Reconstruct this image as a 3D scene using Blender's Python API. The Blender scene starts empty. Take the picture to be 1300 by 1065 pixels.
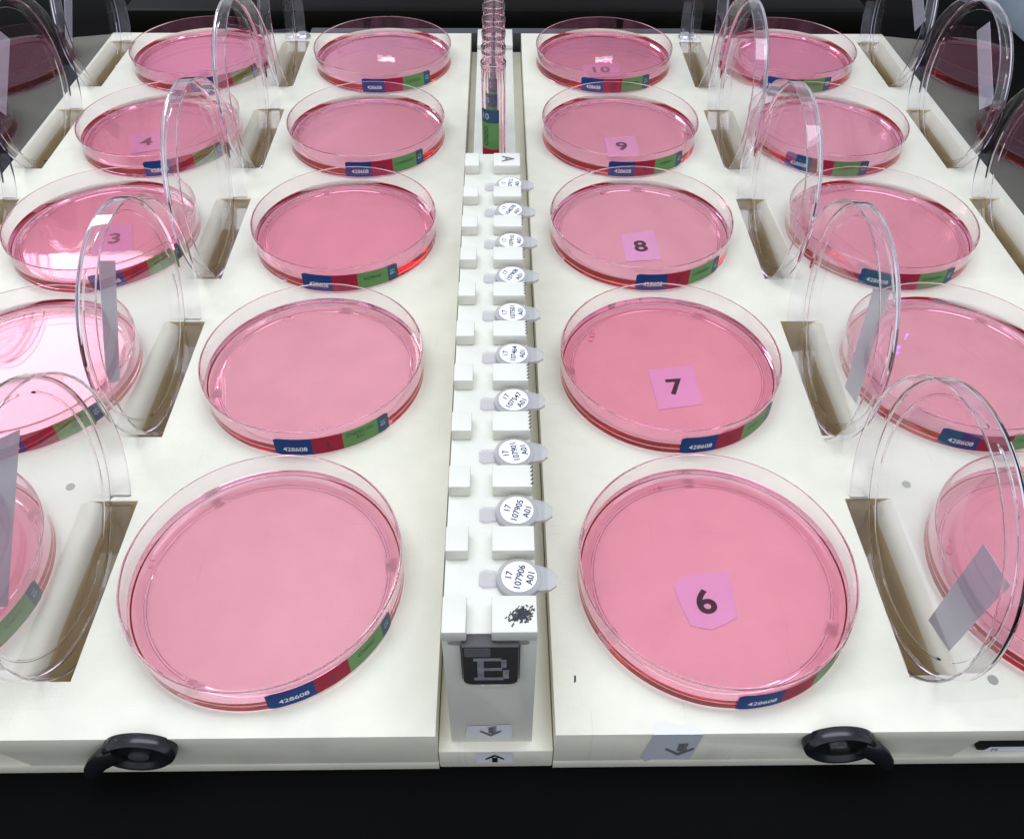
import bpy, bmesh, math, random
from math import sin, cos, pi, radians, sqrt
from mathutils import Vector, Matrix

random.seed(7)
K = 0.1                      # one working unit (a dish diameter) is 0.1 m
S = bpy.context.scene
COL = S.collection

# ------------------------------------------------------------------ materials
def new_mat(name):
    m = bpy.data.materials.new(name); m.use_nodes = True
    nt = m.node_tree; nt.nodes.clear()
    o = nt.nodes.new('ShaderNodeOutputMaterial')
    return m, nt, o

def principled(name, color, rough=0.5, metal=0.0, spec=0.5, noise=0.0, nscale=40, bump=0.0, bscale=200, sss=0.0, coat=0.0, trans=0.0, ior=1.5):
    m, nt, o = new_mat(name)
    p = nt.nodes.new('ShaderNodeBsdfPrincipled')
    p.inputs['Base Color'].default_value = (*color, 1)
    p.inputs['Roughness'].default_value = rough
    p.inputs['Metallic'].default_value = metal
    p.inputs['Specular IOR Level'].default_value = spec
    p.inputs['IOR'].default_value = ior
    p.inputs['Transmission Weight'].default_value = trans
    if coat: p.inputs['Coat Weight'].default_value = coat
    if sss:
        p.inputs['Subsurface Weight'].default_value = sss
        p.inputs['Subsurface Radius'].default_value = (0.008, 0.006, 0.003)
        p.inputs['Subsurface Scale'].default_value = 1.0
    tc = nt.nodes.new('ShaderNodeTexCoord')
    if noise:
        n = nt.nodes.new('ShaderNodeTexNoise'); n.inputs['Scale'].default_value = nscale; n.inputs['Detail'].default_value = 6
        nt.links.new(tc.outputs['Object'], n.inputs['Vector'])
        r = nt.nodes.new('ShaderNodeMapRange')
        r.inputs['From Min'].default_value = 0.3; r.inputs['From Max'].default_value = 0.7
        r.inputs['To Min'].default_value = 1 - noise; r.inputs['To Max'].default_value = 1 + noise * 0.5
        nt.links.new(n.outputs['Fac'], r.inputs['Value'])
        mx = nt.nodes.new('ShaderNodeMix'); mx.data_type = 'RGBA'; mx.blend_type = 'MULTIPLY'
        mx.inputs['Factor'].default_value = 1
        mx.inputs['A'].default_value = (*color, 1)
        nt.links.new(r.outputs['Result'], mx.inputs['B'])
        nt.links.new(mx.outputs['Result'], p.inputs['Base Color'])
    if bump:
        n2 = nt.nodes.new('ShaderNodeTexNoise'); n2.inputs['Scale'].default_value = bscale; n2.inputs['Detail'].default_value = 4
        nt.links.new(tc.outputs['Object'], n2.inputs['Vector'])
        b = nt.nodes.new('ShaderNodeBump'); b.inputs['Strength'].default_value = bump; b.inputs['Distance'].default_value = 0.0006
        nt.links.new(n2.outputs['Fac'], b.inputs['Height'])
        nt.links.new(b.outputs['Normal'], p.inputs['Normal'])
    nt.links.new(p.outputs[0], o.inputs['Surface'])
    return m

def clear_plastic(name, tint=(1, 1, 1), ior=1.5, rough=0.0):
    """solid clear dielectric"""
    m, nt, o = new_mat(name)
    p = nt.nodes.new('ShaderNodeBsdfGlass')
    p.inputs['Color'].default_value = (*tint, 1); p.inputs['IOR'].default_value = ior; p.inputs['Roughness'].default_value = rough
    nt.links.new(p.outputs[0], o.inputs['Surface'])
    return m

def gel(name, color, density):
    """pink agar: clear gel that absorbs along the path through it. Its free top refracts; where it clings
    to the dish (mesh attribute "cling") it has no face of its own, the dish wall's contact faces bend the ray"""
    m, nt, o = new_mat(name)
    p = nt.nodes.new('ShaderNodeBsdfGlass')
    p.inputs['Color'].default_value = (1, 1, 1, 1); p.inputs['IOR'].default_value = 1.34; p.inputs['Roughness'].default_value = 0.0
    tc = nt.nodes.new('ShaderNodeTexCoord')
    n = nt.nodes.new('ShaderNodeTexNoise'); n.inputs['Scale'].default_value = 25; n.inputs['Detail'].default_value = 3
    nt.links.new(tc.outputs['Object'], n.inputs['Vector'])
    b = nt.nodes.new('ShaderNodeBump'); b.inputs['Strength'].default_value = 0.04; b.inputs['Distance'].default_value = 0.002
    nt.links.new(n.outputs['Fac'], b.inputs['Height']); nt.links.new(b.outputs['Normal'], p.inputs['Normal'])
    t = nt.nodes.new('ShaderNodeBsdfTransparent')
    at = nt.nodes.new('ShaderNodeAttribute'); at.attribute_name = 'cling'
    mx = nt.nodes.new('ShaderNodeMixShader')
    nt.links.new(at.outputs['Fac'], mx.inputs[0]); nt.links.new(p.outputs[0], mx.inputs[1]); nt.links.new(t.outputs[0], mx.inputs[2])
    v = nt.nodes.new('ShaderNodeVolumeAbsorption')
    v.inputs['Color'].default_value = (*color, 1); v.inputs['Density'].default_value = density
    oi = nt.nodes.new('ShaderNodeObjectInfo'); mr = nt.nodes.new('ShaderNodeMapRange')      # no two pourings are quite alike
    mr.inputs['To Min'].default_value = density * 0.86; mr.inputs['To Max'].default_value = density * 1.14
    nt.links.new(oi.outputs['Random'], mr.inputs['Value']); nt.links.new(mr.outputs[0], v.inputs['Density'])
    nt.links.new(mx.outputs[0], o.inputs['Surface']); nt.links.new(v.outputs[0], o.inputs['Volume'])
    return m

def frosted(name, color, opacity):
    """translucent milky plastic"""
    m, nt, o = new_mat(name)
    p = nt.nodes.new('ShaderNodeBsdfPrincipled')
    p.inputs['Base Color'].default_value = (*color, 1); p.inputs['Roughness'].default_value = 0.3
    t = nt.nodes.new('ShaderNodeBsdfTransparent'); t.inputs['Color'].default_value = (0.93, 0.92, 0.94, 1)
    mx = nt.nodes.new('ShaderNodeMixShader'); mx.inputs[0].default_value = opacity
    nt.links.new(t.outputs[0], mx.inputs[1]); nt.links.new(p.outputs[0], mx.inputs[2])
    nt.links.new(mx.outputs[0], o.inputs['Surface'])
    return m

M = {}
M['tray'] = principled('cream_plastic', (0.82, 0.795, 0.65), 0.42, noise=0.05, nscale=60, bump=0.12, bscale=900)
M['slot'] = principled('slot_tan', (0.66, 0.53, 0.295), 0.4, noise=0.10, nscale=60)  # tan for the slot walls, floor and low part of the shoulder
M['rack'] = principled('rack_plastic', (0.71, 0.705, 0.615), 0.4, noise=0.03, nscale=60, bump=0.1, bscale=900)
def scuff(m, amount=0.10):
    """faint scratches and rubbed dirt on a plastic surface"""
    nt = m.node_tree; p = next(n for n in nt.nodes if n.type == 'BSDF_PRINCIPLED')
    src = p.inputs['Base Color'].links[0].from_socket
    tc = next(n for n in nt.nodes if n.type == 'TEX_COORD')
    prev = src
    for sc, rot, lo, hi, am in (((30, 900, 30), 0.5, .66, .74, amount), ((700, 24, 30), -0.3, .67, .75, amount), ((45, 45, 45), 0.0, .60, .80, amount * .9)):
        mp = nt.nodes.new('ShaderNodeMapping'); mp.inputs['Scale'].default_value = sc; mp.inputs['Rotation'].default_value = (0, 0, rot)
        n = nt.nodes.new('ShaderNodeTexNoise'); n.inputs['Scale'].default_value = 1.0; n.inputs['Detail'].default_value = 3
        nt.links.new(tc.outputs['Object'], mp.inputs['Vector']); nt.links.new(mp.outputs[0], n.inputs['Vector'])
        r = nt.nodes.new('ShaderNodeMapRange'); r.inputs['From Min'].default_value = lo; r.inputs['From Max'].default_value = hi
        r.inputs['To Min'].default_value = 0.0; r.inputs['To Max'].default_value = am
        nt.links.new(n.outputs['Fac'], r.inputs['Value'])
        mx = nt.nodes.new('ShaderNodeMix'); mx.data_type = 'RGBA'; mx.inputs['B'].default_value = (0.30, 0.27, 0.20, 1)
        nt.links.new(r.outputs['Result'], mx.inputs['Factor']); nt.links.new(prev, mx.inputs['A'])
        prev = mx.outputs['Result']
    nt.links.new(prev, p.inputs['Base Color'])
scuff(M['tray'], 0.13); scuff(M['rack'], 0.08)
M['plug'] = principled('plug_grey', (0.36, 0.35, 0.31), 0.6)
M['notch_shade'] = principled('notch_shade_dark', (0.12, 0.11, 0.08), 0.7)  # dark tone in place of the cut corner's shade
M['bowl'] = clear_plastic('clear_polystyrene', (0.985, 0.975, 0.985), 1.5)
M['lid'] = clear_plastic('clear_lid_polystyrene', (0.985, 0.98, 0.99), 1.5)
M['tube'] = clear_plastic('tube_polystyrene', (0.995, 0.985, 0.992), 1.45)
M['agar'] = gel('pink_agar', (0.945, 0.13, 0.405), 138.0)
M['bowl_wet'] = clear_plastic('polystyrene_under_agar', (0.985, 0.975, 0.985), 1.03)
M['bubble'] = clear_plastic('bubble_film', (1, 0.93, 0.95), 1.12)
M['blue'] = principled('label_blue', (0.006, 0.045, 0.19), 0.6, spec=0.2, noise=0.06)
M['red'] = principled('label_red', (0.33, 0.010, 0.04), 0.6, spec=0.2, noise=0.06)
M['green'] = principled('label_green', (0.09, 0.24, 0.06), 0.45, noise=0.06)
M['teal'] = principled('label_teal', (0.01, 0.055, 0.11), 0.45, noise=0.06)
M['ink_white'] = principled('ink_white', (0.75, 0.78, 0.85), 0.5)
M['ink_pale'] = principled('ink_pale', (0.35, 0.45, 0.6), 0.5)
M['ink'] = principled('ink_black', (0.012, 0.011, 0.014), 0.5)
M['ink_soft'] = principled('ink_soft', (0.02, 0.02, 0.03), 0.6)
M['ink_navy'] = principled('ink_navy', (0.01, 0.015, 0.05), 0.5)
M['ink_grey'] = principled('ink_grey', (0.16, 0.16, 0.16), 0.7)
M['card'] = principled('card_paper', (0.80, 0.80, 0.94), 0.7, noise=0.03)
M['paper'] = principled('sticker_paper', (0.78, 0.79, 0.82), 0.55, noise=0.03)
M['paper_grey'] = principled('sticker_grey', (0.55, 0.57, 0.62), 0.5, noise=0.05)
M['tape'] = principled('tape_label', (0.62, 0.62, 0.69), 0.6, noise=0.06)
M['white_label'] = principled('round_label', (0.86, 0.87, 0.90), 0.5)
M['cap'] = frosted('cap_translucent', (0.56, 0.555, 0.54), 0.54)
M['cap_clear'] = frosted('hinge_translucent', (0.75, 0.74, 0.73), 0.22)
M['clear_tape'] = frosted('clear_tape', (0.5, 0.5, 0.5), 0.16)
M['black'] = principled('black_plastic', (0.012, 0.012, 0.014), 0.22, noise=0.2)
M['black_matte'] = principled('black_matte', (0.010, 0.010, 0.010), 0.75, spec=0.2)
M['bench'] = principled('black_bench', (0.003, 0.003, 0.003), 0.85, spec=0.05)
M['plate'] = principled('name_plate', (0.045, 0.042, 0.042), 0.45, noise=0.2)
M['plate_letter'] = principled('name_letter', (0.28, 0.29, 0.31), 0.6, noise=0.3, nscale=300)
M['steel'] = principled('steel', (0.55, 0.55, 0.55), 0.28, metal=1.0)
M['housing'] = principled('black_housing', (0.005, 0.0045, 0.0035), 0.45, spec=0.06, noise=0.2)
M['rail'] = principled('dark_rail', (0.05, 0.052, 0.055), 0.5)
M['box'] = principled('blue_grey_plastic', (0.40, 0.47, 0.55), 0.35, noise=0.1)
M['white_chip'] = principled('chipped_plastic', (0.86, 0.85, 0.78), 0.8, bump=0.5, bscale=300)

# ------------------------------------------------------------------ helpers
def link(name, me, mats, parent=None, loc=None, rot=None):
    o = bpy.data.objects.new(name, me); COL.objects.link(o)
    if mats is not None:
        for m in (mats if isinstance(mats, (list, tuple)) else [mats]): me.materials.append(m)
    if parent: o.parent = parent
    if loc is not None: o.location = loc
    if rot is not None: o.rotation_euler = rot
    return o

def empty(name, loc=(0, 0, 0)):
    o = bpy.data.objects.new(name, None); COL.objects.link(o); o.location = loc; o.empty_display_size = 0.1
    return o

def tag(o, label, cat, group=None):
    o['label'] = label; o['category'] = cat
    if group: o['group'] = group
    return o

def finish(bm, name, smooth=None):
    bmesh.ops.recalc_face_normals(bm, faces=bm.faces[:])
    me = bpy.data.meshes.new(name); bm.to_mesh(me); bm.free()
    if smooth is not None:
        me.polygons.foreach_set('use_smooth', [True] * len(me.polygons))
        me.set_sharp_from_angle(angle=radians(smooth))
    return me

def add_box(bm, x0, x1, y0, y1, z0, z1, bev=0.0, seg=2):
    r = bmesh.ops.create_cube(bm, size=1)
    vs = r['verts']
    for v in vs:
        v.co = Vector((x0 + (v.co.x + .5) * (x1 - x0), y0 + (v.co.y + .5) * (y1 - y0), z0 + (v.co.z + .5) * (z1 - z0)))
    if bev:
        es = list({e for v in vs for e in v.link_edges})
        bmesh.ops.bevel(bm, geom=es, offset=bev, segments=seg, affect='EDGES', profile=0.5)

def box_mesh(name, *a, bev=0.0):
    bm = bmesh.new(); add_box(bm, *a, bev=bev); return finish(bm, name, 40)

def add_prism(bm, pts, plane, d0, d1):
    """extrude polygon pts (2-d) in plane 'xz' (along y), 'xy' (along z) or 'yz' (along x)"""
    def mk(p, d):
        return {'xz': (p[0], d, p[1]), 'xy': (p[0], p[1], d), 'yz': (d, p[0], p[1])}[plane]
    a = [bm.verts.new(mk(p, d0)) for p in pts]; b = [bm.verts.new(mk(p, d1)) for p in pts]
    bm.faces.new(a); bm.faces.new(b[::-1])
    n = len(pts)
    for i in range(n): bm.faces.new((a[i], a[(i + 1) % n], b[(i + 1) % n], b[i]))

def add_lathe(bm, prof, seg=96, closed=True, zfun=None, M4=None):
    """revolve profile (r, z) round z; a closed profile is a ring or has both ends on the axis"""
    rings = []
    for r, z in prof:
        if r < 1e-6:
            rings.append([bm.verts.new((0, 0, z))])
        else:
            rings.append([bm.verts.new((r * cos(2 * pi * i / seg), r * sin(2 * pi * i / seg), z if zfun is None else zfun(r, z, i / seg))) for i in range(seg)])
    n = len(rings)
    for k in range(n if closed else n - 1):
        A, B = rings[k], rings[(k + 1) % n]
        if len(A) == 1 and len(B) == 1: continue
        for i in range(seg):
            j = (i + 1) % seg
            if len(A) == 1: bm.faces.new((A[0], B[i], B[j]))
            elif len(B) == 1: bm.faces.new((A[i], B[0], A[j]))
            else: bm.faces.new((A[i], B[i], B[j], A[j]))
    if M4: bmesh.ops.transform(bm, matrix=M4, verts=[v for ring in rings for v in ring])

def hold(prof, e=0.0015, long=0.008):
    """add points close to both ends of every long stretch, so that shading stays true to the flat stretch"""
    out = [prof[0]]
    for (r0, z0), (r1, z1) in zip(prof, prof[1:]):
        L = math.hypot(r1 - r0, z1 - z0)
        if L > long:
            t = e / L
            if r0 > 1e-6: out.append((r0 + (r1 - r0) * t, z0 + (z1 - z0) * t))
            if r1 > 1e-6: out.append((r1 + (r0 - r1) * t, z1 + (z0 - z1) * t))
        out.append((r1, z1))
    return out

def text_geo(body, size, bold=0.0, space=1.0):
    cu = bpy.data.curves.new('lettering', 'FONT'); cu.body = body; cu.size = size
    cu.align_x = 'CENTER'; cu.align_y = 'CENTER'; cu.offset = bold; cu.resolution_u = 4; cu.space_character = space
    cu.fill_mode = 'FRONT'
    o = bpy.data.objects.new('lettering', cu); COL.objects.link(o)
    dg = bpy.context.evaluated_depsgraph_get(); dg.update()
    me = o.evaluated_get(dg).to_mesh()
    vs = [(v.co.x, v.co.y) for v in me.vertices]; fs = [tuple(p.vertices) for p in me.polygons]
    if vs:
        cx = (min(v[0] for v in vs) + max(v[0] for v in vs)) / 2; cy = (min(v[1] for v in vs) + max(v[1] for v in vs)) / 2
        vs = [(x - cx, y - cy) for x, y in vs]
    o.evaluated_get(dg).to_mesh_clear()
    bpy.data.objects.remove(o); bpy.data.curves.remove(cu)
    return vs, fs

def add_geo(bm, vs, fs, fn, mat):
    V = [bm.verts.new(fn(x, y)) for x, y in vs]
    for f in fs:
        try:
            F = bm.faces.new([V[i] for i in f]); F.material_index = mat
        except ValueError: pass

def add_poly(bm, pts, mat, fn=lambda x, y: (x, y, 0)):
    F = bm.faces.new([bm.verts.new(fn(x, y)) for x, y in pts]); F.material_index = mat

def flat_mesh(bm, name):
    me = bpy.data.meshes.new(name); bm.to_mesh(me); bm.free(); return me

def boolean(me, cutter_me, name):
    a = bpy.data.objects.new('a', me); b = bpy.data.objects.new('b', cutter_me)
    COL.objects.link(a); COL.objects.link(b)
    md = a.modifiers.new('x', 'BOOLEAN'); md.object = b; md.operation = 'DIFFERENCE'; md.solver = 'EXACT'; md.use_self = True
    bv = a.modifiers.new('bv', 'BEVEL'); bv.width = 0.013; bv.segments = 2; bv.limit_method = 'ANGLE'; bv.angle_limit = radians(50)
    dg = bpy.context.evaluated_depsgraph_get(); dg.update()
    out = bpy.data.meshes.new_from_object(a.evaluated_get(dg)); out.name = name
    bpy.data.objects.remove(a); bpy.data.objects.remove(b)
    out.polygons.foreach_set('use_smooth', [True] * len(out.polygons))
    out.set_sharp_from_angle(angle=radians(35))
    return out

# ------------------------------------------------------------------ layout constants (dish diameters)
SP = 1.1137
COLX = [-2.173, -0.853, 0.780, 2.116]
ROWY = [i * SP for i in range(5)]
RIM = 0.151

# camera model, also used to find where labels sit
CF, CP, CY, CR = 1084.93, 0.77781, -0.01992, 0.01013
CAM = Vector((0.0, -1.75794, 2.76913))
def ray(px, py):
    du, dv = px - 650, py - 487.5
    u = cos(CR) * du + sin(CR) * dv; v = -sin(CR) * du + cos(CR) * dv
    x, up = u / CF, -v / CF
    y = cos(CP) + up * sin(CP); z = -sin(CP) + up * cos(CP)
    return Vector((x * cos(CY) - y * sin(CY), x * sin(CY) + y * cos(CY), z))
def on_plane(px, py, p, n):
    d = ray(px, py); p = Vector(p); n = Vector(n)
    return CAM + d * ((p - CAM).dot(n) / d.dot(n))

# ------------------------------------------------------------------ setting
bm = bmesh.new(); add_poly(bm, [(-14, -8), (14, -8), (14, 16), (-14, 16)], 0, lambda x, y: (x, y, -0.266))
bench = link('bench_top', flat_mesh(bm, 'bench_top'), M['bench']); bench['kind'] = 'structure'

base = link('base_board', box_mesh('base_board', -0.213, 0.176, -0.574, 4.97, -0.264, -0.135, bev=0.006), M['tray'])
tag(base, 'cream floor strip under the white rack, between the two trays', 'board')

# ------------------------------------------------------------------ the two trays
def slot_cutter(bm, xin, sgn, yc):
    """slot whose steep wall is at xin and which widens away from it (sgn) into a rounded shoulder"""
    w, d, r = 0.125, 0.245, 0.085
    pts = [(xin, 0.05), (xin, -d), (xin + sgn * w, -d)]
    cx, cz = xin + sgn * (w + r), -r
    for k in range(9):
        t = pi / 2 * k / 8
        pts.append((cx - sgn * r * cos(t), cz + r * sin(t)))
    pts[-1] = (pts[-1][0], 0.0)
    pts.append((cx, 0.05))
    n0 = len(bm.faces)
    add_prism(bm, pts, 'xz', yc - 0.384, yc + 0.384)
    bm.faces.ensure_lookup_table()
    for k in range(n0, len(bm.faces)):
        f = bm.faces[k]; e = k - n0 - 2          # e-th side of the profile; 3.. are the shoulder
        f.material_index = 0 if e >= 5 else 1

def make_tray(side):
    if side < 0: x0, x1 = -3.03, -0.215
    else: x0, x1 = 0.178, 3.055
    bm = bmesh.new(); add_box(bm, x0, x1, -0.578, 5.0, -0.264, 0.0)
    me = finish(bm, 'tray_blank')
    cb = bmesh.new()
    for r in range(5):
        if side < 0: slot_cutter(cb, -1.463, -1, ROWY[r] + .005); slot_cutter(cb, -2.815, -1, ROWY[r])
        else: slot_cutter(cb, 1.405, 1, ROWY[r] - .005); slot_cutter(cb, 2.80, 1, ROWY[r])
    # undercut at the outer front corner
    if side < 0: add_prism(cb, [(-1.60, -0.206), (-1.60, -0.19), (-1.66, -0.10), (-3.2, -0.10), (-3.2, -0.206)], 'xz', -0.8, -0.415)
    else: add_prism(cb, [(1.555, -0.206), (1.555, -0.19), (1.60, -0.075), (3.2, -0.075), (3.2, -0.206)], 'xz', -0.8, -0.415)
    add_box(cb, -4, 4, -0.7, -0.5735, -0.2135, -0.2068)
    cut = finish(cb, 'tray_cutter')
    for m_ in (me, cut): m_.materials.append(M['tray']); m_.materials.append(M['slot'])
    return boolean(me, cut, 'tray_body')

def screw_head(name, parent, loc, r):
    bm = bmesh.new(); add_lathe(bm, [(0, r * .55), (r * .45, r * .55), (r * .8, r * .42), (r, r * .12), (r, -0.01), (0, -0.01)], 32, closed=False)
    return link(name, finish(bm, name, 40), M['steel'], parent, loc)

def plug(name, parent, x, y, m):
    bm = bmesh.new(); add_lathe(bm, [(0, 0.003), (0.017, 0.003), (0.021, -0.01), (0, -0.01)], 24, closed=False)
    return link(name, finish(bm, name, 40), m, parent, (x, y, 0))

def make_latch(parent, x, sgn):
    """black lever latch on the front edge: an oval hub with a dished face, a bolt and an arm running outward"""
    t = empty('latch', (x, -0.58, -0.048)); t.parent = parent
    bm = bmesh.new()
    prof = [(0, 0.026), (0.060, 0.026), (0.082, 0.030), (0.098, 0.042), (0.112, 0.044), (0.122, 0.036), (0.127, 0.02), (0.125, 0.0), (0, 0.0)]
    add_lathe(bm, prof, 64, closed=False)
    # lathe axis z -> -y, squash to an oval and lean the face upward
    bmesh.ops.transform(bm, matrix=Matrix.Rotation(radians(-6), 4, 'X') @ Matrix.Diagonal((0.96, 1, 0.66, 1)) @ Matrix.Rotation(radians(90), 4, 'X'), verts=bm.verts[:])
    link('hub', finish(bm, 'hub', 50), M['black'], t)
    # arm
    bm = bmesh.new()
    pts = []
    path = [(0.06, -0.022, 0.012, .042), (0.105, -0.028, -0.012, .042), (0.145, -0.034, -0.05, .036), (0.172, -0.04, -0.088, .030), (0.184, -0.042, -0.112, .024)]
    rings = []
    for i, (px, py, pz, rr) in enumerate(path):
        a = path[max(i - 1, 0)]; b = path[min(i + 1, len(path) - 1)]
        d = Vector((b[0] - a[0], b[1] - a[1], b[2] - a[2])).normalized()
        s1 = d.cross(Vector((0, 1, 0))).normalized(); s2 = d.cross(s1)
        rings.append([bm.verts.new((sgn * (px + rr * (cos(q) * s1.x + .7 * sin(q) * s2.x)), py + rr * (cos(q) * s1.y + .7 * sin(q) * s2.y), pz + rr * (cos(q) * s1.z + .7 * sin(q) * s2.z))) for q in [2 * pi * k / 16 for k in range(16)]])
    for A, B in zip(rings, rings[1:]):
        for k in range(16): bm.faces.new((A[k], A[(k + 1) % 16], B[(k + 1) % 16], B[k]))
    bm.faces.new(rings[0]); bm.faces.new(rings[-1][::-1])
    link('lever_arm', finish(bm, 'lever_arm', 60), M['black'], t)
    bm = bmesh.new(); add_lathe(bm, [(0, 0.010), (0.022, 0.010), (0.034, 0.006), (0.036, -0.02), (0, -0.02)], 32, closed=False)
    bmesh.ops.transform(bm, matrix=Matrix.Translation((0.0, -0.028, -0.008)) @ Matrix.Rotation(radians(-6), 4, 'X') @ Matrix.Diagonal((1, 1, 0.7, 1)) @ Matrix.Rotation(radians(90), 4, 'X'), verts=bm.verts[:])
    link('bolt', finish(bm, 'bolt', 40), M['rail'] if sgn < 0 else M['steel'], t)
    return t

def arrow(bm, cx, cz, h, mat, fn, down=False, w=0.25, rough=False):
    s = -1 if down else 1
    st = h * w * 0.5
    add_poly(bm, [(cx - st, cz - s * h * .5), (cx + st, cz - s * h * .5), (cx + st, cz + s * h * .1), (cx - st, cz + s * h * .1)], mat, fn)
    k = h * .5
    add_poly(bm, [(cx, cz + s * h * .5), (cx - k, cz + s * h * .0), (cx - k, cz - s * h * .17), (cx, cz + s * h * .28)], mat, fn)
    add_poly(bm, [(cx, cz + s * h * .5), (cx, cz + s * h * .28), (cx + k, cz - s * h * .17), (cx + k, cz + s * h * .0)], mat, fn)

tray_l = empty('culture_tray'); link('tray_body', make_tray(-1), None, tray_l)
tag(tray_l, 'cream slotted tray left of the tube rack, without an arrow sticker on its front', 'tray', 'slotted culture trays')
tray_r = empty('culture_tray'); link('tray_body', make_tray(1), None, tray_r)
tag(tray_r, 'cream slotted tray right of the tube rack, arrow sticker on its front edge', 'tray', 'slotted culture trays')
make_latch(tray_l, -1.18, -1); make_latch(tray_r, 1.115, 1)
screw_head('screw', tray_l, (-1.53, 4.93, 0), 0.06); screw_head('screw', tray_r, (1.475, 4.93, 0), 0.06)
plug('dowel', tray_l, -1.765, 0.463, M['plug']); plug('dowel', tray_r, 1.687, 0.451, M['plug']); plug('dowel', tray_r, 1.688, -0.402, M['plug'])
# speck of dirt on the right tray
bm = bmesh.new(); add_poly(bm, [(0.249, -0.40), (0.256, -0.395), (0.257, -0.375), (0.251, -0.372)], 0, lambda x, y: (x, y, 0.0015))
link('speck', flat_mesh(bm, 'speck'), M['ink'], tray_r)
# sticker folded over the right tray's front edge
bm = bmesh.new()
fr = lambda x, z: (x, -0.5805, z)
tp = lambda x, y: (x, y, 0.0025)
add_poly(bm, [(0.475, -0.185), (0.495, -0.215), (0.512, -0.19), (0.645, -0.20), (0.662, -0.003), (0.497, -0.003)], 0, fr)
add_poly(bm, [(0.497, -0.5805), (0.662, -0.5805), (0.655, -0.565), (0.62, -0.548), (0.58, -0.552), (0.55, -0.538), (0.505, -0.54)], 1, tp)
arrow(bm, 0.598, -0.115, 0.095, 2, lambda x, z: (x, -0.5825, z), down=True, w=0.16)
add_geo(bm, *text_geo('Vents', 0.032, 0.0006), lambda x, z: (0.598 + 0.012 - z, -0.583, -0.10 + x), 2)
link('arrow_sticker', flat_mesh(bm, 'arrow_sticker'), [M['paper_grey'], M['paper'], M['ink_grey']], tray_r)

# black block under the right tray's undercut
blk = empty('latch_block', (0, 0, 0))
tag(blk, 'black block with a white sticker under the corner of the right tray', 'block')
link('block_body', box_mesh('block_body', 1.645, 2.1, -0.56, -0.42, -0.2055, -0.09, bev=0.01), M['black_matte'], blk)
bm = bmesh.new()
add_poly(bm, [(1.665, -0.198), (1.68, -0.165), (1.95, -0.165), (1.95, -0.205)], 0, lambda x, z: (x, -0.5625, z))
add_geo(bm, *text_geo('M', 0.03), lambda x, z: (1.70 + x, -0.5645, -0.185 + z), 1)
link('block_sticker', flat_mesh(bm, 'block_sticker'), [M['paper'], M['ink']], blk)
blk2 = link('notch_shade_block', box_mesh('notch_shade_block', -2.2, -1.72, -0.5, -0.42, -0.2055, -0.115, bev=0.01), M['notch_shade'])  # added dark block where the notch is only in shade
tag(blk2, 'dark block standing for shade in the cut corner under the left tray', 'block')

# ------------------------------------------------------------------ tube rack between the trays
rack = empty('tube_rack')
tag(rack, 'tall white rack with two rows of teeth and a letter B plate', 'rack')
RX0, RX1, RT = -0.168, 0.104, 0.55
TY = [-0.425 + 0.0 + 0.245 * i for i in range(11)]          # back edge of every tooth's top
bm = bmesh.new()
RF = -0.540
blank = bmesh.new(); add_box(blank, RX0, RX1, RF, 2.16, -0.134, RT)
cut = bmesh.new()
# plate recess and thumb scoop
add_box(cut, -0.117, 0.056, -0.8, RF + 0.022, 0.31, 0.70)
sc = [(-0.03 + 0.085 * cos(t), 0.305 + 0.085 * sin(t) * .72) for t in [pi + pi * k / 14 for k in range(15)]]
add_prism(cut, sc, 'xz', -0.8, RF + 0.03)
cutm = finish(cut, 'rack_cutter')
body = boolean(finish(blank, 'rack_blank'), cutm, 'rack_body')
link('rack_body', body, M['rack'], rack)
# low strip behind the teeth that carries the test tubes
link('tube_base', box_mesh('tube_base', -0.163, 0.108, 2.165, 5.0, -0.134, 0.0, bev=0.006), M['rack'], rack)
link('end_block', box_mesh('end_block', -0.163, 0.108, 4.70, 5.0, 0.001, 0.035, bev=0.006), M['rack'], rack)
for i, ty in enumerate(TY):
    d = 0.092
    for (a, b) in ((RX0, -0.098), (-0.026, RX1)):
        if i == 0:
            bmf = bmesh.new()
            # front teeth overhang the face: slab with a painted slot beneath, rounded at its inner end
            y0 = RF - 0.004
            left = a < -0.1
            add_box(bmf, a, b, y0, ty, RT + 0.001, RT + 0.05, bev=0.005)
            link('tooth', finish(bmf, 'tooth', 40), M['rack'], rack)
        else:
            yy = ty + (0.06 if i == 10 else 0)
            dd = d + (0.03 if i == 10 else 0)
            link('tooth', box_mesh('tooth', a, b, yy - dd, yy, RT + 0.001, RT + 0.05, bev=0.004), M['rack'], rack)
# flat dark patches painted for the shaded pockets under the front teeth
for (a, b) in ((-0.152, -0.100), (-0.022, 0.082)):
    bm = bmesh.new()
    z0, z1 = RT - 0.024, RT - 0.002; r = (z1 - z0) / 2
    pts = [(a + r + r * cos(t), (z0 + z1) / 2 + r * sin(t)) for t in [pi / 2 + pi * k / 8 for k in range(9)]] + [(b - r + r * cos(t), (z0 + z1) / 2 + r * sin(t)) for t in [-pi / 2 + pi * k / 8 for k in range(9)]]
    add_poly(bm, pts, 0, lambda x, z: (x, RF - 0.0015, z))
    link('pocket_shade', flat_mesh(bm, 'pocket_shade'), M['plug'], rack)
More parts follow.
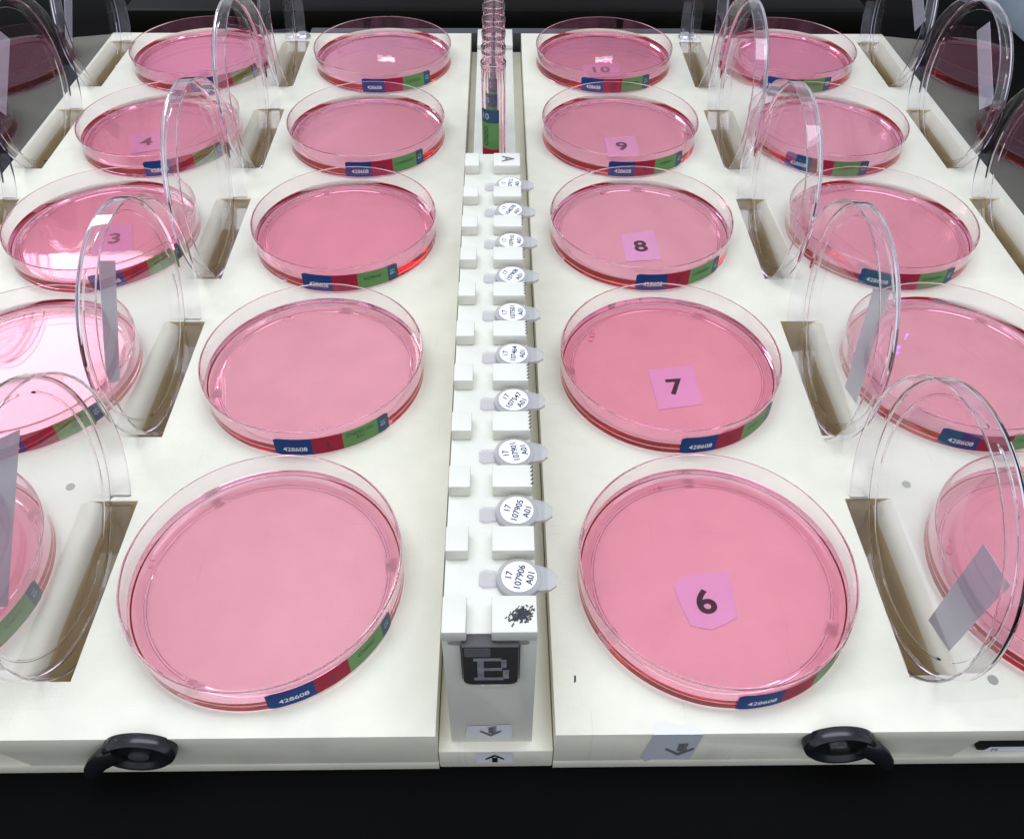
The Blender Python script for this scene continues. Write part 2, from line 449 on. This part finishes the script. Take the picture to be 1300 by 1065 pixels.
# name plate with the letter B
bm = bmesh.new(); add_box(bm, -0.112, 0.051, RF - 0.020, RF + 0.0215, 0.318, 0.546, bev=0.0)
bmesh.ops.bevel(bm, geom=[e for e in bm.edges if abs(e.verts[0].co.y - e.verts[1].co.y) > .02 and e.verts[0].co.z < .40], offset=0.028, segments=4, affect='EDGES', profile=.5)
bmesh.ops.bevel(bm, geom=[e for e in bm.edges if max(e.verts[0].co.y, e.verts[1].co.y) < RF - 0.015], offset=0.005, segments=2, affect='EDGES', profile=.5)
plate = link('name_plate', finish(bm, 'name_plate', 40), M['plate'], rack)
bm = bmesh.new()
fp = lambda x, z: (x * 1.2 - 0.028, RF - 0.0215, z * 1.45 + 0.420)
def rects(rs):
    for x0, x1, z0, z1 in rs: add_poly(bm, [(x0, z0), (x1, z0), (x1, z1), (x0, z1)], 0, fp)
rects([(-.034, -.018, -.046, .046), (-.043, -.034, .034, .046), (-.043, -.034, -.046, -.034),
       (-.018, .024, .034, .046), (-.018, .026, -.006, .006), (-.018, .030, -.046, -.034), (.024, .037, .006, .040), (.028, .043, -.040, -.003)])
link('letter', flat_mesh(bm, 'letter'), M['plate_letter'], plate)
# tape over the top of the plate, chipped plastic below it
bm = bmesh.new(); add_box(bm, -0.105, -0.03, RF - 0.0215, RF - 0.0203, 0.495, 0.541)
link('clear_tape', finish(bm, 'clear_tape'), M['clear_tape'], plate)
bm = bmesh.new()
for i in range(9):
    x = -0.085 + i * 0.0135; h = random.uniform(.008, .02)
    add_box(bm, x, x + 0.0135 + .002 * (i % 2), RF - 0.006 - .0007 * (i % 3), RF + 0.012, 0.305 - h - .012 * sin(pi * i / 8), 0.315 - .0005 * (i % 2), bev=0.002)
link('chipped_edge', finish(bm, 'chipped_edge', 30), M['white_chip'], rack)
# black smudge on the front right tooth, handwritten mark on the last one
bm = bmesh.new()
for k in range(190):
    x = random.gauss(0.060, 0.015); y = random.gauss(-0.49, 0.010) + (x - .06) * .25; a = random.gauss(0.5, 0.6); L = random.uniform(.002, .007); w = random.uniform(.0008, .0022)
    dx, dy = cos(a), sin(a)
    zz = RT + 0.0512 + 0.00001 * k
    add_poly(bm, [(x - L * dx - w * dy, y - L * dy + w * dx), (x + L * dx - w * dy, y + L * dy + w * dx), (x + L * dx + w * dy, y + L * dy - w * dx), (x - L * dx + w * dy, y - L * dy - w * dx)], 0, lambda X, Y: (X, Y, zz))
link('ink_smudge', flat_mesh(bm, 'ink_smudge'), M['ink_soft'], rack)
bm = bmesh.new()
ym = TY[10] + .06 - .06
add_geo(bm, *text_geo('A', 0.07, 0.0015), lambda x, y: (0.045 + y * 1.2, ym - x * 1.1, RT + 0.0515), 0)
link('ink_mark', flat_mesh(bm, 'ink_mark'), M['ink_grey'], rack)
# scribbled black marks along the teeth's outer side
for i in range(2, 9):
    bm = bmesh.new()
    for k in range(5):
        y = TY[i] - 0.085 + 0.017 * k
        add_poly(bm, [(y, 0), (y + 0.006, 0.0), (y + 0.016, 0.034), (y + 0.010, 0.034)], 0, lambda a, b: (RX1 + 0.0012 + 0.0 * a, a, RT + 0.008 + b))
        add_poly(bm, [(y, 0), (y + 0.005, 0.0), (y + 0.012, 0.009), (y + 0.006, 0.009)], 0, lambda a, b: (RX1 - 0.0055 + b, a, RT + 0.0512))
    link('ink_mark', flat_mesh(bm, 'ink_mark'), M['ink'], rack)
# arrow stickers at the foot of the rack
bm = bmesh.new()
add_poly(bm, [(-0.122, -0.095), (-0.112, -0.005), (0.036, 0.003), (0.036, -0.103)], 0, lambda x, z: (x, RF - 0.0025, z))
arrow(bm, -0.035, -0.048, 0.07, 1, lambda x, z: (x, RF - 0.0045, z), down=True, w=0.2)
add_geo(bm, *text_geo('Vents', 0.026, 0.0005), lambda x, z: (-0.035 + .010 - z, RF - 0.005, -0.034 + x), 1)
link('arrow_sticker', flat_mesh(bm, 'arrow_sticker'), [M['paper'], M['ink_grey']], rack)
bm = bmesh.new()
add_poly(bm, [(-0.085, -0.225), (-0.088, -0.139), (0.038, -0.139), (0.040, -0.223)], 0, lambda x, z: (x, -0.5765, z))
arrow(bm, -0.022, -0.182, 0.062, 1, lambda x, z: (x, -0.5785, z), down=False, w=0.3)
link('arrow_sticker', flat_mesh(bm, 'arrow_sticker'), [M['paper'], M['ink']], rack)

# ------------------------------------------------------------------ microtubes in the rack
def microtube(i, code, ang):
    y = (TY[i] + TY[i + 1] - 0.092) / 2
    if i == 9: y -= 0.02
    x = 0.052 + random.uniform(-.004, .004)
    t = empty('microtube', (x, y, RT)); t.rotation_euler = (0, 0, random.uniform(-.06, .06))
    lab = {0: 'nearest the letter plate', 9: 'nearest the test tubes'}
    words = ['first', 'second', 'third', 'fourth', 'fifth', 'sixth', 'seventh', 'eighth', 'ninth', 'last'][i]
    where = lab.get(i, f'{words} from the letter plate')
    tag(t, f'capped microtube with round white label reading {code}, {where}', 'microtube', 'capped microtubes in the rack')
    bm = bmesh.new(); add_lathe(bm, [(0, 0.026), (0.060, 0.026), (0.068, 0.021), (0.069, 0.001), (0, 0.001)], 48, closed=False)
    cap = link('cap', finish(bm, 'cap', 40), M['cap'], t)
    bm = bmesh.new()
    add_prism(bm, [(0.045, -0.042), (0.092, -0.036), (0.112, -0.02), (0.114, 0.012), (0.092, 0.036), (0.045, 0.05)], 'xy', 0.008, 0.020)
    link('cap_tab', finish(bm, 'cap_tab', 40), M['cap'], t)
    bm = bmesh.new()
    add_prism(bm, [(-0.066, -0.026), (-0.066, 0.026), (-0.105, 0.03), (-0.12, 0.02), (-0.12, -0.02), (-0.105, -0.03)], 'xy', 0.001, 0.012)
    link('hinge', finish(bm, 'hinge', 40), M['cap_clear'], t)
    bm = bmesh.new()
    n = 48; R = 0.053
    add_poly(bm, [(R * cos(2 * pi * k / n), R * sin(2 * pi * k / n)) for k in range(n)], 0, lambda a, b: (a, b, 0.0275))
    c, s = cos(ang), sin(ang)
    for (txt, off) in (('17', 0.032), (code, 0.0), ('A01', -0.032)):
        sz = 0.029 if txt != code else 0.029
        add_geo(bm, *text_geo(txt, sz, 0.0004), lambda a, b, off=off: (a * c - (b + off) * s + .001, a * s + (b + off) * c, 0.0285), 1)
    link('round_label', flat_mesh(bm, 'round_label'), [M['white_label'], M['ink_navy']], t)
for i, (code, ang) in enumerate(zip(['107906', '107905', '107901', '107547', '107464', '107501', '107908', '107910', '104078', '107912'],
                                    [1.40, 1.25, 1.72, 1.0, 1.45, 1.6, 1.1, 1.5, 1.15, 1.5])):
    microtube(i, code, ang)

# ------------------------------------------------------------------ test tubes standing behind the teeth
def tube_mesh():
    bm = bmesh.new(); R, w, H = 0.060, 0.006, 0.97
    prof = []
    for k in range(9):
        t = pi / 2 * k / 8; prof.append((R * sin(t), R - R * cos(t)))
    prof += [(R, H - .03), (R + .003, H - .02), (R + .003, H - 0.002), (R - .001, H), (R - w, H - 0.002)]
    for k in range(9):
        t = pi / 2 * (1 - k / 8); prof.append(((R - w) * sin(t), R - (R - w) * cos(t)))
    add_lathe(bm, hold(prof, 0.002, 0.02), 48, closed=False)
    return finish(bm, 'tube_wall', 50)
tube_me = tube_mesh(); tube_me.materials.append(M['tube'])
def tube_label_mesh():
    bm = bmesh.new(); R = 0.0635
    a0, a1 = radians(-160), radians(-65)
    segs = [(.30, .42, 3), (.42, .53, 1), (.53, .675, 2), (.675, .745, 0)]
    N = 14
    for z0, z1, mi in segs:
        for k in range(N):
            p = a0 + (a1 - a0) * k / N; q = a0 + (a1 - a0) * (k + 1) / N
            add_poly(bm, [(p, z0), (q, z0), (q, z1), (p, z1)], mi, lambda a, z: (R * cos(a), R * sin(a), z))
    am = radians(-128)
    add_geo(bm, *text_geo('10', 0.045, .0006), lambda x, y: ((R + .001) * cos(am + x / R), (R + .001) * sin(am + x / R), .71 + y), 4)
    add_geo(bm, *text_geo('CNDO', 0.035, .0004), lambda x, y: ((R + .001) * cos(am - y / R), (R + .001) * sin(am - y / R), .60 + x), 5)
    return flat_mesh(bm, 'tube_label')
tl_me = tube_label_mesh()
for m in (M['teal'], M['red'], M['green'], M['blue'], M['ink_pale'], M['ink_soft']): tl_me.materials.append(m)
tw = ['first', 'second', 'third', 'fourth', 'fifth', 'sixth', 'seventh', 'eighth']
for i in range(8):
    t = empty('test_tube', (-0.026, 2.30 + 0.178 * i, 0.002))
    t.rotation_euler = (0, 0, random.uniform(-.12, .12) if i else 0)
    tag(t, f'clear test tube with striped label, {tw[i]} behind the toothed rack', 'test tube', 'test tubes in a row behind the rack')
    o = bpy.data.objects.new('tube_wall', tube_me); COL.objects.link(o); o.parent = t
    o = bpy.data.objects.new('tube_label', tl_me); COL.objects.link(o); o.parent = t

# ------------------------------------------------------------------ petri dishes
def gapped(r0, lift, arcs):
    def f(r, z, u):
        if abs(r - r0) < 0.012 and any(a <= u <= b for a, b in arcs): return lift
        return z
    return f
GAPS = [(0.02, 0.034), (0.35, 0.364), (0.68, 0.694)]
ZA = 0.046                                   # agar level
ZM = ZA + 0.017                              # where its meniscus meets the wall
Ro, Ri = 0.500, 0.488
def by_profile(bm, wet):
    for f in bm.faces:
        c = f.calc_center_median()
        f.material_index = 1 if wet(math.hypot(c.x, c.y), c.z) else 0
def dish_mesh():
    bm = bmesh.new()
    prof = [(0, 0.004), (0.425, 0.004), (0.436, 0.004), (0.439, 0.0004), (0.446, 0.0004), (0.449, 0.004), (0.488, 0.004), (0.494, 0.0065), (0.4968, 0.012),
            (Ro, RIM - 0.006), (Ro - .001, RIM - .002), (Ro - .004, RIM), (Ro - .007, RIM - .001), (Ro - .0085, RIM - .004),
            (Ri + .002, ZM), (Ri, 0.022), (Ri - .0025, 0.014), (Ri - .009, 0.0105), (0.43, 0.0105), (0, 0.0105)]
    add_lathe(bm, hold(prof), 192, closed=False, zfun=gapped(0.4425, 0.004, GAPS))
    by_profile(bm, lambda r, z: 0.0103 < z < ZM - 0.00001 and r < Ri + .0021)
    return finish(bm, 'dish_wall', 35)
def agar_mesh():
    bm = bmesh.new(); e = 0.0002
    prof = [(0, ZA), (0.40, ZA)]
    for k in range(1, 13):                       # meniscus
        u = k / 12; prof.append((0.424 + (Ri + .0024 - 0.424) * u, ZA + (ZM - ZA) * u ** 2.3))
    prof += [(Ri - e, 0.022), (Ri - .0025 - e, 0.014 + e), (Ri - .009, 0.0105 + e), (0.43, 0.0105 + e), (0, 0.0105 + e)]
    add_lathe(bm, hold(prof), 192, closed=False)
    by_profile(bm, lambda r, z: z < ZA - .0003 or r > Ri + .0015)
    return finish(bm, 'agar', 50)
dish_me = dish_mesh(); dish_me.materials.append(M['bowl']); dish_me.materials.append(M['bowl_wet'])
agar_me = agar_mesh(); agar_me.materials.append(M['agar'])
at = agar_me.attributes.new('cling', 'FLOAT', 'FACE')
for p in agar_me.polygons:
    at.data[p.index].value = float(p.material_index); p.material_index = 0
GREEN = {1: 'CNDO', 2: 'CNDO_No\nEnv', 3: 'NORC#', 4: 'CHNNOX7', 5: 'CHONOV', 6: 'CNDO', 7: 'CNDO_A', 8: 'CYSNGH1', 9: 'CNPMO', 10: 'CVZNPO'}
TEAL = {1: '10', 2: '10', 3: '16', 4: '12', 5: '12', 6: '10', 7: '10', 8: '16', 9: '12', 10: '12'}
bm = bmesh.new(); bmesh.ops.create_uvsphere(bm, u_segments=20, v_segments=12, radius=0.011)
bub_me = finish(bm, 'bubble', 60); bub_me.materials.append(M['bubble'])
rb = random.Random(11)
def dish_label(num, start):
    bm = bmesh.new(); R = 0.5018
    z0, z1 = 0.014, 0.112
    a = radians(start)
    cuts = [(0, 18.3, 0), (18.3, 33.0, 1), (33.0, 51.5, 2), (51.5, 58.0, 3)]
    for p, q, mi in cuts:
        N = max(3, int((q - p) / 2))
        for k in range(N):
            s0 = a + radians(p + (q - p) * k / N); s1 = a + radians(p + (q - p) * (k + 1) / N)
            c0 = 0.008 if (k == 0 and mi == 0) else 0
            c1 = 0.008 if (k == N - 1 and mi == 3) else 0
            add_poly(bm, [(s0, z0 + c0), (s1, z0 + c1), (s1, z1 - c1), (s0, z1 - c0)], mi, lambda t, z: (R * cos(t), R * sin(t), z))
    R2 = R + 0.0012
    def put(txt, size, deg, z, mi, rot=False, bold=0.0005):
        am = a + radians(deg)
        if rot: add_geo(bm, *text_geo(txt, size, bold), lambda x, y: (R2 * cos(am + y / R2), R2 * sin(am + y / R2), z - x), mi)
        else: add_geo(bm, *text_geo(txt, size, bold), lambda x, y: (R2 * cos(am + x / R2), R2 * sin(am + x / R2), z + y), mi)
    put('428608', 0.034, 10, 0.052, 4)
    put(str(num), 0.046, 25.5, 0.060, 5, bold=0.0)
    put(GREEN[num], 0.026, 42, 0.072, 6, bold=0.0)
    put(TEAL[num], 0.036, 54.5, 0.066, 7, rot=True)
    return flat_mesh(bm, 'wrap_label')
LM = [M['blue'], M['red'], M['green'], M['teal'], M['ink_white'], M['ink_navy'], M['ink_soft'], M['ink_pale']]
START = {(1, 0): -79.5, (1, 1): -101, (1, 2): -109, (1, 3): -99, (1, 4): -102, (2, 0): -91, (2, 1): -92, (2, 2): -99, (2, 3): -103, (2, 4): -113,
         (3, 0): -122, (3, 1): -117, (3, 2): -118, (3, 3): -133, (3, 4): -122, (0, 0): -63, (0, 1): -88, (0, 2): -80, (0, 3): -86, (0, 4): -87}
pos = ['nearest the front', 'second from the front', 'third from the front', 'fourth from the front', 'farthest back']
grp = {0: 'dishes along the left edge', 1: 'dishes left of the tube rack', 2: 'dishes right of the tube rack', 3: 'dishes along the right edge'}
desc = {
    0: lambda r: f'pink agar dish in the outermost left column behind upright lids, {pos[r]}',
    1: lambda r: f'uncarded pink agar dish beside the rack\'s left side, label number {r + 1}, {pos[r]}',
    2: lambda r: f'pink agar dish over white card {r + 6}, right beside the rack',
    3: lambda r: f'pink agar dish in the outermost right column behind upright lids, {pos[r]}'}
for c in range(4):
    for r in range(5):
        jx, jy = random.uniform(-.006, .006), random.uniform(-.004, .004)
        d = empty('petri_dish', (COLX[c] + jx, ROWY[r] + jy, 0.001)); d.rotation_euler = (0, 0, 0)
        tag(d, desc[c](r), 'petri dish', grp[c])
        turn = random.uniform(0, 2 * pi)
        o = bpy.data.objects.new('dish_wall', dish_me); COL.objects.link(o); o.parent = d; o.rotation_euler = (0, 0, turn)
        o = bpy.data.objects.new('agar', agar_me); COL.objects.link(o); o.parent = d; o.rotation_euler = (0, 0, turn * 1.7)
        for k in range(2 if (c + r) % 3 else 3):
            a = radians(rb.uniform(95, 170)) if k == 0 else a + rb.uniform(.04, .09)
            rr = rb.uniform(.40, .455) if k == 0 else rr + rb.uniform(-.015, .01)
            sc = rb.uniform(.6, 1.25)
            o = bpy.data.objects.new('bubble', bub_me); COL.objects.link(o); o.parent = d; o.location = (rr * cos(a), rr * sin(a), ZA - .003); o.scale = (sc, sc, sc)
        num = (r + 1) if c in (0, 1) else (r + 6)
        link('wrap_label', dish_label(num, START[(c, r)]), LM, d)

# ------------------------------------------------------------------ number cards under the dishes
CARDS = {6: [[0.689, 0.051], [0.859, 0.064], [0.852, -0.125], [0.81, -0.15], [0.75, -0.175], [0.679, -0.159], [0.649, -0.051], [0.643, 0.007]],
         7: [[0.693, 1.163], [0.906, 1.189], [0.912, 0.939], [0.707, 0.905]], 8: [[0.679, 2.253], [0.866, 2.291], [0.874, 2.022], [0.679, 2.001]],
         9: [[0.684, 3.353], [0.883, 3.384], [0.891, 3.14], [0.682, 3.111]], 10: [[0.620, 4.452], [0.893, 4.475], [0.881, 4.263], [0.609, 4.247]],
         3: [[-2.243, 2.314], [-2.06, 2.352], [-1.979, 2.102], [-2.166, 2.037]], 4: [[-2.38, 3.363], [-2.18, 3.415], [-2.10, 3.189], [-2.301, 3.121]],
         5: [[-2.257, 4.36], [-2.058, 4.413], [-1.966, 4.208], [-2.168, 4.147]]}
for n, pts in CARDS.items():
    sh = {3: -.02, 4: -.03, 5: -.04, 9: -.06, 10: -.065}.get(n, -.038)      # seen raised through the gel
    pts = [(p[0] - (.01 if n < 6 else 0), p[1] + sh) for p in pts]
    cx = sum(p[0] for p in pts) / len(pts); cy = sum(p[1] for p in pts) / len(pts)
    if n == 6: cx, cy = 0.747, -0.100
    P0, P1 = Vector(pts[-1] if n != 6 else pts[4]), Vector(pts[2])
    ang = 0.6 * math.atan2(P1.y - P0.y, P1.x - P0.x)
    o = empty('number_card', (cx, cy, 0.0015))
    bm = bmesh.new()
    lp = [(p[0] - cx, p[1] - cy) for p in pts]
    add_prism(bm, lp, 'xy', 0.0, 0.0015)
    link('card_paper', finish(bm, 'card_paper'), M['card'], o)
    bm = bmesh.new(); c_, s_ = cos(ang), sin(ang)
    add_geo(bm, *text_geo(str(n), 0.135 if n < 10 else 0.125, 0.0035, 1.15), lambda x, y: (x * c_ * 1.12 - y * s_, x * s_ * 1.12 + y * c_, 0.0028), 0)
    link('numeral', flat_mesh(bm, 'numeral'), M['ink'], o)
    extra = {6: 'torn-cornered ', 3: '', 4: '', 5: ''}.get(n, '')
    tag(o, f'{extra}white paper card reading {n} under a pink agar dish', 'card', 'number cards under the dishes')

# ------------------------------------------------------------------ lids standing in the slots
def lid_mesh():
    """axis along +x, open rim at x = 0 facing +x, flat face at x = -0.083"""
    bm = bmesh.new(); R, T, H = 0.520, 0.0075, 0.083
    def zf(r, z, u):
        if abs(r - 0.4525) < 0.009 and z > 0.0835 and any(a <= u <= b for a, b in [(0.05, 0.08), (0.38, 0.41), (0.72, 0.75)]): return H
        return z
    prof = [(0, H), (0.44, H), (0.449, H), (0.451, H + .007), (0.456, H + .007), (0.458, H), (0.50, H), (R - .006, H - .001), (R - .001, H - .005), (R, H - .012),
            (R + .0015, 0.004), (R + .001, 0.0), (R - .003, -.0015), (R - T + .002, 0.001), (R - T, 0.006), (R - T - .001, H - T - .012), (R - T - .006, H - T - .003), (R - T - .014, H - T), (0.44, H - T), (0, H - T)]
    add_lathe(bm, hold(prof), 192, closed=False, zfun=zf)
    bmesh.ops.transform(bm, matrix=Matrix.Rotation(radians(-90), 4, 'Y'), verts=bm.verts[:])
    return finish(bm, 'lid_shell', 35)
lid_me = lid_mesh(); lid_me.materials.append(M['lid'])
# local frame: open side +x; for right-hand slots the lid is turned by pi about z
TAPES = {
    ('L', 0): [(-8, 560), (24, 545), (8, 770), (-30, 770)],
    ('L', 1): [(124, 331), (145, 331), (151, 484), (134, 487)],
    ('L', 3): [(218, 162), (228, 164), (242, 255), (226, 260)],
    ('R', 0): [(1180, 787), (1250, 690), (1283, 742), (1206, 826)],
    ('R', 1): [(1110, 366), (1130, 372), (1088, 512), (1074, 492)],
    ('OL', 3): [(-14, 30), (12, 50), (7, 147), (-16, 130)],
    ('OL', 4): [(80, -20), (91, -20), (91, 62), (83, 48)],
    ('OR', 3): [(1241, 40), (1257, 28), (1262, 131), (1244, 140)],
    ('OR', 4): [(1157, -20), (1171, -20), (1175, 27), (1162, 40)],
}
lidpos = ['nearest the front', 'second from the front', 'third from the front', 'fourth from the front', 'farthest back']
def make_lid(key, r, x, y, z, tilt, yaw, right, label, group):
    t = empty('dish_lid', (x, y, z))
    # open-side normal leans up by tilt
    R = Matrix.Rotation(yaw + (pi if right else 0), 4, 'Z') @ Matrix.Rotation(-tilt, 4, 'Y')
    t.rotation_euler = R.to_euler()
    tag(t, label, 'lid', group)
    o = bpy.data.objects.new('lid_shell', lid_me); COL.objects.link(o); o.parent = t
    o.rotation_euler = (random.uniform(0, 6.28), 0, 0)
    if (key, r) in TAPES:
        Wm = Matrix.Translation((x, y, z)) @ R
        n = (R @ Vector((1, 0, 0)))
        p0 = Wm @ Vector((-0.0925, 0, 0))
        inv = Wm.inverted()
        loc = [inv @ on_plane(a, b, p0, n) for a, b in TAPES[(key, r)]]
        pts = []
        for q in loc:
            v = Vector((q.y, q.z)); L = v.length
            if L > 0.505: v *= 0.505 / L
            pts.append((v.x, v.y))
        bm = bmesh.new(); add_prism(bm, pts, 'yz', -0.0955, -0.0925)
        link('tape_label', finish(bm, 'tape_label'), M['tape'], t)
rnd = random.Random(3)
LZ = 0.345
INNER_L = {0: (-1.514, 0.03, LZ, 2.7, .5), 1: (-1.505, 1.135, LZ, 1.8, -.8), 2: (-1.50, 2.245, LZ, 2.2, .6), 3: (-1.512, 3.35, LZ, 2.6, -.6), 4: (-1.50, 4.46, LZ, 1.6, .3)}
INNER_R = {0: (1.437, 0.0, LZ, 2.5, -.7), 1: (1.433, 1.085, LZ + .005, 2.0, -1.8), 2: (1.436, 2.225, LZ, 2.3, .7), 3: (1.44, 3.335, LZ, 2.0, -.5), 4: (1.434, 4.45, LZ, 2.4, .5)}
for r in range(5):
    x, y, z, t, w = INNER_L[r]
    make_lid('L', r, x, y, z, radians(t), radians(w), False, f'clear lid upright in the slots between the two left dish columns, {lidpos[r]}', 'lids in the inner left slots')
    x, y, z, t, w = INNER_R[r]
    make_lid('R', r, x, y, z, radians(t), radians(w), True, f'clear lid upright in the slots between the two right dish columns, {lidpos[r]}', 'lids in the inner right slots')
outer = {2: 'nearest the front', 3: 'middle', 4: 'farthest back'}
for r in (2, 3, 4):
    make_lid('OL', r, -2.852, ROWY[r] + .01, LZ, radians(2.5), radians(rnd.uniform(-1, 1)), False, f'clear lid against black beyond the outermost left dishes, {outer[r]} of three', 'lids in the outer left slots')
    make_lid('OR', r, 2.837, ROWY[r] + .01, LZ, radians(2.5), radians(rnd.uniform(-1, 1)), True, f'clear lid against black beyond the outermost right dishes, {outer[r]} of three', 'lids in the outer right slots')

# ------------------------------------------------------------------ things behind
rail = link('metal_rail', box_mesh('metal_rail', -1.5, 1.5, 5.06, 5.16, -0.265, -0.02, bev=0.01), M['rail'])
tag(rail, 'dark grey rail along the back edge of the trays', 'rail')
eq = link('equipment_housing', box_mesh('equipment_housing', -3.1, 3.1, 5.42, 6.7, -0.265, 0.02, bev=0.06), M['housing'])
tag(eq, 'low black housing running across behind the trays', 'housing')
sb = empty('storage_box')
tag(sb, 'pale blue-grey plastic box beyond the outer right lids', 'box')
link('box_body', box_mesh('box_body', 4.5, 6.5, 3.6, 8.0, -0.265, 0.30, bev=0.03), M['box'], sb)
link('box_lid', box_mesh('box_lid', 4.6, 6.4, 4.9, 7.9, 0.301, 0.40, bev=0.03), M['box'], sb)
bm = bmesh.new()
add_box(bm, 4.42, 4.495, 4.3, 4.75, -0.05, 0.2, bev=0.01)
for k in range(6):
    add_box(bm, 4.39, 4.419, 4.34 + .065 * k, 4.37 + .065 * k, -0.06, 0.21, bev=0.006)
link('clasp', finish(bm, 'clasp', 40), M['steel'], sb)

# ------------------------------------------------------------------ lamps
def area(name, loc, target, sx, sy, radiance, color):
    l = bpy.data.lights.new(name, 'AREA'); l.shape = 'RECTANGLE'; l.size = sx * K; l.size_y = sy * K
    l.energy = radiance * pi * sx * sy * K * K; l.color = color
    o = bpy.data.objects.new(name, l); COL.objects.link(o)
    o.location = loc
    d = Vector(target) - Vector(loc)
    o.rotation_euler = d.to_track_quat('-Z', 'Y').to_euler()
    return o
area('ceiling_lamp', (0.3, 0.9, 8.5), (0.3, 0.9, 0), 10, 4.4, 4.0, (0.92, 0.985, 1.12))
area('ceiling_lamp', (-9.0, 10.3, 8.0), (-9.0, 10.3, 0), 4.0, 5.5, 8.5, (0.95, 0.98, 1.0))
area('ceiling_lamp', (3.2, 23.6, 8.5), (3.2, 20.0, 0), 0.5, 0.16, 2.6, (1.0, 1.0, 1.0))
area('ceiling_lamp', (-3.4, 23.6, 8.5), (-3.4, 20.0, 0), 0.5, 0.16, 2.6, (1.0, 1.0, 1.0))
# two small blue lamps seen mirrored in the right-hand dishes
for px, py in ((1141, 441), (1152, 424)):
    p = on_plane(px, py, (0, 0, 0.05), (0, 0, 1)); d = (p - CAM).normalized(); d.z = -d.z
    l = bpy.data.lights.new('indicator_lamp', 'POINT'); r_ = 0.017 if py > 430 else 0.010
    l.shadow_soft_size = r_ * K; l.color = (0.12, 0.10, 1.0); l.energy = 40 * 4 * pi * pi * (r_ * K) ** 2
    o = bpy.data.objects.new('indicator_lamp', l); COL.objects.link(o); o.location = p + d * 3.0

# the dim room around, its front side brightened to lift the dark front faces
w = bpy.data.worlds.new('World'); S.world = w; w.use_nodes = True
bg = w.node_tree.nodes['Background']; bg.inputs[0].default_value = (0.90, 0.95, 1.08, 1); 
nt = w.node_tree
tc = nt.nodes.new('ShaderNodeTexCoord'); sx = nt.nodes.new('ShaderNodeSeparateXYZ'); mr = nt.nodes.new('ShaderNodeMapRange')
mr.interpolation_type = 'SMOOTHSTEP'
mr.inputs['From Min'].default_value = -0.9; mr.inputs['From Max'].default_value = 0.6; mr.inputs['To Min'].default_value = 0.76; mr.inputs['To Max'].default_value = 0.56
nt.links.new(tc.outputs['Generated'], sx.inputs[0]); nt.links.new(sx.outputs['Y'], mr.inputs['Value']); 
nz = nt.nodes.new('ShaderNodeTexNoise'); nz.inputs['Scale'].default_value = 2.2; nz.inputs['Detail'].default_value = 3       # uneven room: noise added for soft, varied reflections
nt.links.new(tc.outputs['Generated'], nz.inputs['Vector'])
nr = nt.nodes.new('ShaderNodeMapRange'); nr.inputs['From Min'].default_value = 0.35; nr.inputs['From Max'].default_value = 0.65; nr.inputs['To Min'].default_value = 0.55; nr.inputs['To Max'].default_value = 1.45
nt.links.new(nz.outputs['Fac'], nr.inputs['Value'])
mu = nt.nodes.new('ShaderNodeMath'); mu.operation = 'MULTIPLY'
nt.links.new(mr.outputs[0], mu.inputs[0]); nt.links.new(nr.outputs[0], mu.inputs[1]); nt.links.new(mu.outputs[0], bg.inputs[1])

# ------------------------------------------------------------------ camera
cam = bpy.data.cameras.new('camera'); co = bpy.data.objects.new('camera', cam); COL.objects.link(co)
co.location = CAM
co.rotation_euler = (Matrix.Rotation(CY, 3, 'Z') @ Matrix.Rotation(pi / 2 - CP, 3, 'X') @ Matrix.Rotation(CR, 3, 'Z')).to_euler()
cam.sensor_width = 36; cam.sensor_fit = 'HORIZONTAL'; cam.lens = CF / 1300 * 36; cam.shift_y = -45 / 1300
cam.clip_start = 0.005; cam.clip_end = 50
S.camera = co

# ------------------------------------------------------------------ to real size
for me in bpy.data.meshes: me.transform(Matrix.Scale(K, 4))
for o in bpy.data.objects: o.location = o.location * K

S.view_settings.view_transform = 'Standard'; S.view_settings.look = 'None'; S.view_settings.exposure = 0.05; S.view_settings.gamma = 1.0
S.view_settings.use_curve_mapping = False
cy = S.cycles
cy.max_bounces = 48; cy.transmission_bounces = 40; cy.glossy_bounces = 40; cy.diffuse_bounces = 4; cy.transparent_max_bounces = 24; cy.volume_bounces = 0
cy.caustics_reflective = False; cy.caustics_refractive = True; cy.blur_glossy = 0.3
cy.use_denoising = True; cy.sample_clamp_indirect = 6.0
